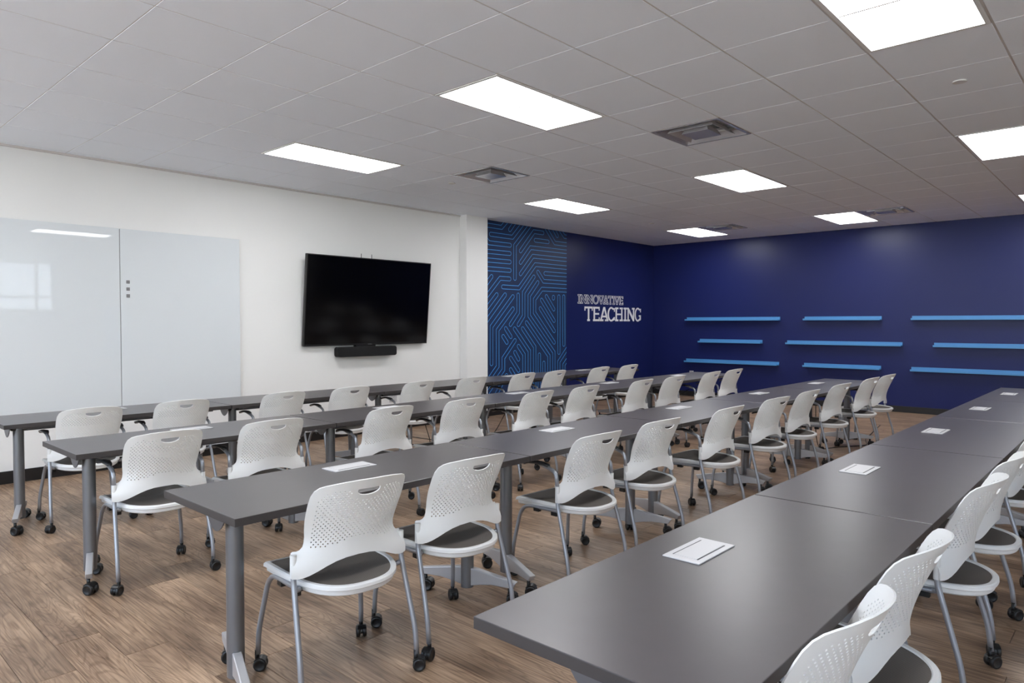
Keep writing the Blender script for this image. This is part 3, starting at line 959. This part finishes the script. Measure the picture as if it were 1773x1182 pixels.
# ------------------------------------------------------------------ chair
# back shell drawn flat in (s, z), then curved
ZT = 0.844
def yc(z):
    pts = [(0.44, -0.040), (0.50, -0.042), (0.56, -0.046), (0.60, -0.053), (0.65, -0.067), (0.70, -0.086), (0.74, -0.104), (0.80, -0.133), (0.86, -0.163), (0.92, -0.19)]
    for (a, va), (b_, vb_) in zip(pts, pts[1:]):
        if z <= b_:
            t = max(0, (z - a) / (b_ - a)); return va + (vb_ - va) * t
    return pts[-1][1]
def yc_s(z):
    return sum(yc(z + d) for d in (-0.03, -0.015, 0, 0.015, 0.03)) / 5
def shell(s, z):
    t = min(1, max(0, (z - 0.49) / 0.13)); t = t * t * (3 - 2 * t)
    u = min(1, max(0, (z - 0.60) / 0.14)); u = u * u * (3 - 2 * u)
    k = 1.6 + (3.6 - 1.6) * t - 0.50 * u
    a = s * k
    return Vector((sin(a) / k, yc_s(z) + (1 - cos(a)) / k, z))
def arc2(c, r, a0, a1, n):
    return [(c[0] + r * cos(radians(a0 + (a1 - a0) * k / n)), c[1] + r * sin(radians(a0 + (a1 - a0) * k / n))) for k in range(n + 1)]
half = [(0.0, ZT), (0.05, ZT - 0.0005), (0.10, ZT - 0.004), (0.135, ZT - 0.009)]
half += [(0.168, ZT - 0.0145), (0.193, ZT - 0.022), (0.210, ZT - 0.036), (0.219, ZT - 0.058), (0.222, ZT - 0.085)]
half += [(0.222, 0.72), (0.221, 0.69), (0.217, 0.65), (0.213, 0.62), (0.213, 0.598), (0.216, 0.583), (0.226, 0.572), (0.237, 0.567), (0.252, 0.566)]
half += [(0.258, 0.562), (0.258, 0.52), (0.256, 0.478), (0.253, 0.474), (0.232, 0.472), (0.212, 0.474), (0.190, 0.480), (0.160, 0.492), (0.125, 0.507), (0.09, 0.519), (0.05, 0.527), (0.0, 0.530)]
def densify(pl, step):
    out = []
    for a, b_ in zip(pl, pl[1:]):
        L_ = math.dist(a, b_); n = max(1, int(L_ / step))
        for k in range(n):
            out.append((a[0] + (b_[0] - a[0]) * k / n, a[1] + (b_[1] - a[1]) * k / n))
    out.append(pl[-1])
    return out
half = densify(half, 0.016)
outline = half + [(-x, z) for x, z in half[::-1][1:-1]]
def inside(p, poly):
    x, y = p; c = False
    for i in range(len(poly)):
        (x1, y1), (x2, y2) = poly[i - 1], poly[i]
        if (y1 > y) != (y2 > y) and x < (x2 - x1) * (y - y1) / (y2 - y1) + x1:
            c = not c
    return c
# grab handle: half moon, flat side up
hz = ZT - 0.038
hand = [(-0.048, hz - 0.002), (-0.043, hz)] + [(-0.02, hz), (0, hz), (0.02, hz)] + [(0.043, hz), (0.048, hz - 0.002)] + \
       [(0.049 * cos(radians(a)), hz - 0.006 - 0.022 * sin(radians(a)) ** 0.9) for a in range(15, 180, 15)]
holes, hc = [], []
DX, DZ, HR = 0.0176, 0.0092, 0.0029
r = 0
z = 0.572
while z < ZT - 0.03:
    n = 12
    for k in range(-n, n + 1):
        s = (k + (0.5 if r % 2 else 0)) * DX
        a = abs(s)
        if a > 0.192: continue
        low = 0.578 + 0.026 * (0.5 + 0.5 * cos(pi * min(1, a / 0.17)))
        top = ZT - 0.034 - (0.0 if a < 0.13 else (a - 0.13) * 0.55)
        if a < 0.062: top = min(top, hz - 0.042 + (a / 0.062) ** 4 * 0.012)
        if z < low or z > top: continue
        hc.append((s, z))
        holes.append([(s + HR * cos(2 * pi * q / 7), z + HR * 1.05 * sin(2 * pi * q / 7)) for q in range(7)])
    r += 1
    z += DZ
pts2, edges2 = [], []
def add_loop(lp):
    b0 = len(pts2)
    pts2.extend(Vector(p) for p in lp)
    for i in range(len(lp)):
        edges2.append((b0 + i, b0 + (i + 1) % len(lp)))
add_loop(outline); add_loop(hand)
for h in holes: add_loop(h)
# support points in the plain areas
zz = 0.485
rr_ = 0
while zz < ZT:
    for k in range(-15, 16):
        p = ((k + 0.5 * (rr_ % 2)) * 0.0172, zz)
        if inside(p, outline) and not inside(p, hand):
            if min((abs(p[0] - q[0]) + abs(p[1] - q[1]) for q in hc), default=1) > 0.013 and min(math.dist(p, q) for q in outline) > 0.006 and min(math.dist(p, q) for q in hand) > 0.007:
                pts2.append(Vector(p))
    rr_ += 1
    zz += 0.0145
V2, E2, F2, *_ = delaunay_2d_cdt(pts2, edges2, [], 0, 1e-6)
tris = []
import itertools
hgrid = {}
for h in hc:
    hgrid.setdefault((round(h[0] / 0.02), round(h[1] / 0.02)), []).append(h)
for f in F2:
    c = sum((V2[i] for i in f), Vector((0, 0))) / len(f)
    if not inside(c, outline) or inside(c, hand): continue
    kx, kz = round(c.x / 0.02), round(c.y / 0.02)
    bad = False
    for ax in (-1, 0, 1):
        for az in (-1, 0, 1):
            for h in hgrid.get((kx + ax, kz + az), ()):
                if (h[0] - c.x) ** 2 + (h[1] - c.y) ** 2 < (HR * 0.92) ** 2: bad = True
    if not bad: tris.append(tuple(f))
def nrm(s, z):
    d = 0.002
    a = shell(s + d, z) - shell(s - d, z); b_ = shell(s, z + d) - shell(s, z - d)
    return a.cross(b_).normalized()      # points to -y (rear)
TH_ = 0.0048
mb = MB()
front = [shell(v.x, v.y) for v in V2]
norm = [nrm(v.x, v.y) for v in V2]
nv = len(V2)
mb.v = [tuple(p - n * TH_ / 2) for p, n in zip(front, norm)] + [tuple(p + n * TH_ / 2) for p, n in zip(front, norm)]
cnt = {}
for t in tris:
    mb.f.append([t[0], t[2], t[1]]); mb.mi.append(0); mb.sm.append(True)
    mb.f.append([nv + t[0], nv + t[1], nv + t[2]]); mb.mi.append(0); mb.sm.append(True)
    for a, b_ in ((t[0], t[1]), (t[1], t[2]), (t[2], t[0])):
        cnt[(a, b_)] = cnt.get((a, b_), 0) + 1
for (a, b_) in list(cnt):
    if (b_, a) not in cnt:
        mb.f.append([a, b_, nv + b_, nv + a]); mb.mi.append(0); mb.sm.append(False)
for sx in (-1, 1):   # sleeves that slip over the uprights
    q = shell(sx * 0.246, 0.52)
    mb.tube([(q.x - sx * 0.002, q.y + 0.0105, 0.474), (q.x - sx * 0.002, q.y + 0.0105, 0.560)], 0.0125, 14)
bm = None
me = bpy.data.meshes.new('back_shell')
me.from_pydata(mb.v, [], mb.f)
me.materials.append(M['chair_white'])
me.polygons.foreach_set('use_smooth', mb.sm)
bm = bmesh.new(); bm.from_mesh(me)
loose = [v for v in bm.verts if not v.link_faces]
bmesh.ops.delete(bm, geom=loose, context='VERTS')
bmesh.ops.recalc_face_normals(bm, faces=bm.faces)
for e in bm.edges:
    if len(e.link_faces) == 2 and e.calc_face_angle(0) > 0.7: e.smooth = False
bm.to_mesh(me); bm.free()
SHELL = me
UPX = shell(0.246, 0.52).x - 0.002
UPY = shell(0.246, 0.52).y + 0.0105
# seat outline (origin on the line between the uprights)
def seat_outline(inset=0.0, n=40):
    pts = []
    hw, yr, yf, ym = 0.214 - inset, -0.132 + inset, 0.378 - inset, 0.13
    for k in range(n + 1):                       # rounded rear, right to left through the back
        a = -pi * k / n
        pts.append((hw * abs(cos(a)) ** 0.82 * (1 if cos(a) > 0 else -1), ym + (ym - yr) * -abs(sin(a)) ** 0.9))
    rc = 0.045
    pts += [(-hw - 0.004, 0.20), (-hw - 0.006, yf - rc)]
    pts += arc2((-hw - 0.006 + rc, yf - rc), rc, 180, 90, 5)[1:]
    pts += [(-0.10, yf + 0.006), (0, yf + 0.008), (0.10, yf + 0.006)]
    pts += arc2((hw + 0.006 - rc, yf - rc), rc, 90, 0, 5)
    pts += [(hw + 0.004, 0.20)]
    return pts
def seat_z(x, y):
    return 0.450 - (0.018 * max(0, (y - 0.29) / 0.085) ** 2) - 0.010 * max(0, (0.05 - y) / 0.2)
o0, o1 = seat_outline(0), seat_outline(0.027)
o2, o3 = seat_outline(0.006), seat_outline(0.03)
n = len(o0)
b = MB()
rings = []
def ring(o_, dz): return [(x, y, seat_z(x, y) + dz) for x, y in o_]
oA, oB = seat_outline(0.004), seat_outline(0.0)
prof = [(seat_outline(0.026), -0.005), (seat_outline(0.020), 0.002), (seat_outline(0.006), 0.003), (seat_outline(0.001), -0.001), (seat_outline(0.0), -0.013), (seat_outline(0.003), -0.0155),
        (seat_outline(0.009), -0.016), (seat_outline(0.011), -0.034), (seat_outline(0.018), -0.040), (seat_outline(0.032), -0.037), (seat_outline(0.032), -0.010)]
vs = []
for o_, dz in prof: vs += ring(o_, dz)
fs = []
for i in range(len(prof)):
    i2 = (i + 1) % len(prof)
    for k in range(n):
        k2 = (k + 1) % n
        fs.append((i * n + k, i * n + k2, i2 * n + k2, i2 * n + k))
b.add(vs, fs, 0, True)
SEATF = b.mesh('seat_frame', M['chair_white'])
bm = bmesh.new(); bm.from_mesh(SEATF)
for e in bm.edges:
    if len(e.link_faces) == 2 and e.calc_face_angle(0) > 0.62: e.smooth = False
bm.to_mesh(SEATF); bm.free()
b = MB()
vs = []; steps = [1.0, 0.8, 0.55, 0.3]
om = seat_outline(0.023)
for s in steps:
    for x, y in om:
        xx, yy = x * s, 0.13 + (y - 0.13) * s
        vs.append((xx, yy, seat_z(x, y) * 1.0 - 0.002 - 0.012 * (1 - s ** 2)))
vs.append((0, 0.13, 0.450 - 0.015))
fs = []
for i in range(len(steps) - 1):
    for k in range(n):
        k2 = (k + 1) % n
        fs.append((i * n + k, i * n + k2, (i + 1) * n + k2, (i + 1) * n + k))
for k in range(n):
    fs.append(((len(steps) - 1) * n + k, (len(steps) - 1) * n + (k + 1) % n, len(vs) - 1))
b.add(vs, fs, 0, True)
SEATM = b.mesh('seat_mesh', M['seat_mesh'])
TR = 0.0108
def leg_rear(sx):
    b = MB()
    b.tube(rounded([(sx * UPX, UPY, 0.50), (sx * UPX, UPY - 0.002, 0.455), (sx * 0.250, -0.064, 0.165), (sx * 0.250, -0.074, 0.068)], [0.04, 0.05]), TR, 12)
    return b.mesh('rear_leg', M['tube'])
def leg_front(sx):
    b = MB()
    b.tube(rounded([(sx * (UPX - 0.004), UPY - 0.004, 0.430), (sx * 0.205, 0.035, 0.418), (sx * 0.203, 0.318, 0.406), (sx * 0.236, 0.356, 0.165), (sx * 0.238, 0.360, 0.068)], [0.05, 0.075, 0.05], 5), TR, 12)
    return b.mesh('front_leg', M['tube'])
def arm(sx):
    b = MB()
    b.tube(rounded([(sx * UPX, UPY, 0.55), (sx * UPX, UPY + 0.010, 0.632), (sx * UPX, UPY + 0.070, 0.652), (sx * UPX, UPY + 0.13, 0.664)], [0.045, 0.03], 5), TR, 12)
    return b.mesh('armrest', M['tube'])
def armpad(sx):
    b = MB()
    yy = [0.085, 0.115, 0.16, 0.215, 0.255, 0.268]
    hw = [0.012, 0.018, 0.024, 0.025, 0.020, 0.010]
    zz = [0.666, 0.672, 0.676, 0.672, 0.662, 0.656]
    vs = []
    for y, h, z in zip(yy, hw, zz):
        vs += [(sx * UPX - h, y, z - 0.002), (sx * UPX, y, z + 0.003), (sx * UPX + h, y, z - 0.002), (sx * UPX + h * 0.8, y, z - 0.013), (sx * UPX - h * 0.8, y, z - 0.013)]
    fs = []
    for i in range(len(yy) - 1):
        for k in range(5):
            k2 = (k + 1) % 5
            fs.append((i * 5 + k, i * 5 + k2, i * 5 + 5 + k2, i * 5 + 5 + k))
    fs += [(0, 1, 2, 3, 4), tuple(25 + k for k in (4, 3, 2, 1, 0))]
    b.add(vs, fs, 0, True)
    return b.mesh('arm_pad', M['arm'])
BUMP = boxmesh('stacking_bumper', -0.012, 0.012, -0.020, 0.020, -0.012, 0.008, M['black'], 0.003)
b = MB(); b.tube([(-0.205, 0.05, 0.414), (0.205, 0.05, 0.414)], 0.009, 10); XBAR = b.mesh('cross_bar', M['silver_dark'])
RL = {s: leg_rear(s) for s in (-1, 1)}
FL = {s: leg_front(s) for s in (-1, 1)}
AR = {s: arm(s) for s in (-1, 1)}
AP = {s: armpad(s) for s in (-1, 1)}
def make_chair(arms):
    t = thing('rolling_chair', 'x', 'chair', (0, 0, 0))
    obj('back_shell', SHELL, t); obj('seat_frame', SEATF, t); obj('seat_mesh', SEATM, t)
    for s in (-1, 1):
        obj('leg', RL[s], t); obj('leg', FL[s], t)
        add_caster(t, CH, s * 0.250, -0.074, random.uniform(0.5, 1.6) * s)
        add_caster(t, CH, s * 0.238, 0.360, random.uniform(0.2, 1.2) * -s)
        for y in (0.07, 0.20):
            obj('stacking_bumper', BUMP, t, (s * 0.203, y, 0.400))
        if arms:
            a = obj('armrest', AR[s], t); obj('arm_pad', AP[s], a)
    obj('cross_bar', XBAR, t)
    return t
chair_arms = make_chair(True)
chair_plain = make_chair(False)
used = {}
rown = {1: 'at the table row nearest the white wall', 2: 'at the second table row from the white wall', 3: 'at the third table row from the white wall', 4: 'at the nearest table row on the right'}
ROWS = {
 1: [(-0.375, -1.69, -.05), (0.26, -1.70, -.04), (1.115, -1.72, 0), (1.792, -1.75, -.05), (2.619, -1.775, 0), (3.375, -1.79, -.06), (4.227, -1.78, -.03), (4.829, -1.79, 0), (5.791, -1.79, -.04), (6.497, -1.80, -.05)],
 2: [(-0.452, -3.26, -.02), (0.185, -3.296, -.05), (1.087, -3.306, 0), (1.815, -3.317, -.08), (2.673, -3.339, 0), (3.367, -3.338, -.06), (4.341, -3.35, 0), (5.026, -3.35, -.05), (5.961, -3.33, -.02), (6.609, -3.32, -.05)],
 3: [(-0.397, -5.039, -.10), (0.19, -5.052, -.055), (1.129, -5.074, -.05), (1.829, -5.051, -.08), (2.729, -5.069, -.03), (3.59, -5.069, -.10), (4.357, -5.049, -.04), (5.265, -5.013, -.08), (6.266, -5.011, -.05), (6.923, -5.013, -.06)],
 4: [(-0.42, -6.76, -.02), (0.17, -6.76, -.025), (1.20, -6.76, -.02), (1.83, -6.76, -.03), (2.88, -6.76, -.02)],
}
EDGE = {1: -1.806, 2: -3.318, 3: -5.046, 4: -6.822}      # front edges of the four table rows
for row, lst in ROWS.items():
    for k, (x, y, rz) in enumerate(lst):
        arms = not (row == 4 or (row == 3 and k < 2))
        src = chair_arms if arms else chair_plain
        if not used.get(arms):
            c = src; used[arms] = True
        else:
            c = copy_tree(src)
        c.location = (x - (0.0 if row == 4 else 0.018), min(y, EDGE[row] + 0.022 - 0.2 * abs(rz)), 0); c.rotation_euler = (0, 0, rz)
        c['label'] = 'white perforated rolling chair, %s from left %s' % (ordn[k], rown[row])
        c['group'] = 'white chairs ' + rown[row]

# ------------------------------------------------------------------ tables
TL, TD, TZ, PIT = 1.538, 0.61, 0.755, 1.545
TOPM = boxmesh('tabletop', -TL / 2, TL / 2, -TD / 2, TD / 2, TZ - 0.029, TZ, M['laminate'], 0.002)
TOPM.materials.append(M['edge'])
for p in TOPM.polygons:
    if abs(p.normal.z) < 0.5: p.material_index = 1
def oval(rx_, ry_, n=24): return [(rx_ * cos(2 * pi * k / n), ry_ * sin(2 * pi * k / n)) for k in range(n)]
b = MB(); b.prism(oval(0.033, 0.034), 'z', 0.056, TZ - 0.045)
COLM = b.mesh('leg_column', M['silver'])
for p in COLM.polygons: p.use_smooth = abs(p.normal.z) < 0.5
bm = bmesh.new(); bm.from_mesh(COLM)
for e in bm.edges:
    if len(e.link_faces) == 2 and e.calc_face_angle(0) > 0.7: e.smooth = False
bm.to_mesh(COLM); bm.free()
b = MB()
for s in (-1, 1):
    b.prism([(s * 0.026, 0.066), (s * 0.026, 0.158), (s * 0.06, 0.156), (s * 0.10, 0.149), (s * 0.285, 0.118), (s * 0.264, 0.086), (s * 0.15, 0.088), (s * 0.08, 0.078)], 'x', -0.017, 0.017)
b.box(-0.004, 0.004, -0.05, 0.05, 0.13, 0.157)
FOOTM = b.mesh('foot', M['foot'], 0.005, 2)
b = MB(); b.box(-0.024, 0.024, -0.24, 0.24, TZ - 0.045, TZ - 0.029)
MNTM = b.mesh('mount_bar', M['silver_dark'], 0.003)
b = MB()
hd = [(0.082 * cos(radians(a)), TZ - 0.029 + 0.096 * sin(radians(a)) * (1 - 0.12 * abs(cos(radians(a))))) for a in range(180, 361, 12)]
b.prism(hd, 'x', -0.0025, 0.0025); b.box(-0.020, 0.020, -0.06, 0.06, TZ - 0.036, TZ - 0.0295)
FLIPM = b.mesh('flip_bracket', M['silver_dark'])
b = MB(); b.box(-0.05, 0.05, -0.028, 0.075, TZ - 0.078, TZ - 0.0455)
HINGM = b.mesh('hinge', M['black'], 0.006)
b = MB(); b.box(-TL / 2 + 0.16, TL / 2 - 0.16, -0.018, 0.018, TZ - 0.085, TZ - 0.050)
STRM = b.mesh('stretcher', M['silver_dark'], 0.003)
PX_, PY_ = 0.0, 0.140
b = MB(); b.box(-0.112, 0.112, -0.058, 0.058, TZ, TZ + 0.004)
PLATM = b.mesh('outlet_plate', M['plate'], 0.0012)
b = MB(); b.box(-0.086, 0.086, -0.036, 0.036, TZ + 0.004, TZ + 0.0052)
FLAPM = b.mesh('flap', M['plate'], 0.0004, 1)
b = MB(); b.box(-0.086, 0.086, 0.037, 0.040, TZ + 0.004, TZ + 0.0046); b.box(-0.086, 0.086, -0.040, -0.037, TZ + 0.004, TZ + 0.0046)
GRVM = b.mesh('groove', M['groove'])
b = MB(); b.box(-0.10, 0.10, -0.05, 0.05, TZ - 0.10, TZ - 0.0295); b.box(-0.13, 0.13, -0.02, 0.02, TZ - 0.06, TZ - 0.0295)
PBXM = b.mesh('power_box', M['black'], 0.006)
def make_table():
    t = thing('folding_table', 'x', 'table', (0, 0, 0))
    obj('tabletop', TOPM, t)
    for s in (-1, 1):
        x = s * (TL / 2 - 0.145)
        obj('leg_column', COLM, t, (x, 0, 0)); obj('foot', FOOTM, t, (x, 0, 0), s * 0.31); obj('mount_bar', MNTM, t, (x, 0, 0))
        obj('flip_bracket', FLIPM, t, (x + s * 0.062, 0.02, 0)); obj('hinge', HINGM, t, (x, 0, 0))
        for q in (-1, 1):
            add_caster(t, TB, x - sin(s * 0.31) * q * 0.248, cos(0.31) * q * 0.248, random.uniform(-1.2, 1.2))
    obj('stretcher', STRM, t)
    p = obj('outlet_plate', PLATM, t, (PX_, PY_, 0)); obj('flap', FLAPM, p); obj('groove', GRVM, p)
    obj('power_box', PBXM, t, (PX_, PY_, 0))
    return t
TY = {1: -1.196, 2: -2.708, 3: -4.436, 4: -6.212}
table0 = make_table()
first = True
trow = {1: 'in the row nearest the white wall', 2: 'in the second row from the white wall', 3: 'in the third row from the white wall', 4: 'in the nearest row on the right'}
for row, yr in TY.items():
    for k in range(5):
        t = table0 if first else copy_tree(table0)
        first = False
        t.location = (-0.893 + PIT * k + TL / 2, yr - TD / 2, 0)
        t['label'] = 'charcoal folding table, %s from left %s' % (ordn[k], trow[row])
        t['group'] = 'charcoal tables ' + trow[row]

# ------------------------------------------------------------------ power cords
def cord(pts, label):
    b = MB(); b.tube(rounded(pts, 0.12, 5), 0.0045, 7)
    tag(obj('power_cord', b.mesh('power_cord', M['black'])), label, 'cord', 'black cords under the tables')
cord([(4.55, -1.40, 0.66), (4.40, -1.48, 0.45), (4.05, -1.55, 0.14), (3.95, -1.50, 0.006), (3.6, -1.0, 0.006), (3.5, 0.05, 0.006)], 'black cord hanging from first-row table in front of the mural')
cord([(2.97, -1.40, 0.66), (3.0, -1.45, 0.35), (3.12, -1.42, 0.10), (3.2, -1.3, 0.006), (3.3, 0.05, 0.006)], 'black cord hanging from first-row table below the television')
cord([(6.00, -2.90, 0.66), (6.02, -2.92, 0.50), (6.3, -2.95, 0.60), (6.6, -2.92, 0.52), (6.8, -2.90, 0.66)], 'black cord looped under the far end of second table row')
cord([(6.05, -4.60, 0.66), (6.0, -4.62, 0.2), (6.1, -4.62, 0.006), (6.45, -4.75, 0.006), (6.75, -4.95, 0.006), (7.2, -4.8, 0.006), (8.6, -4.6, 0.006)], 'black cord lying on the floor at far end of third table row')
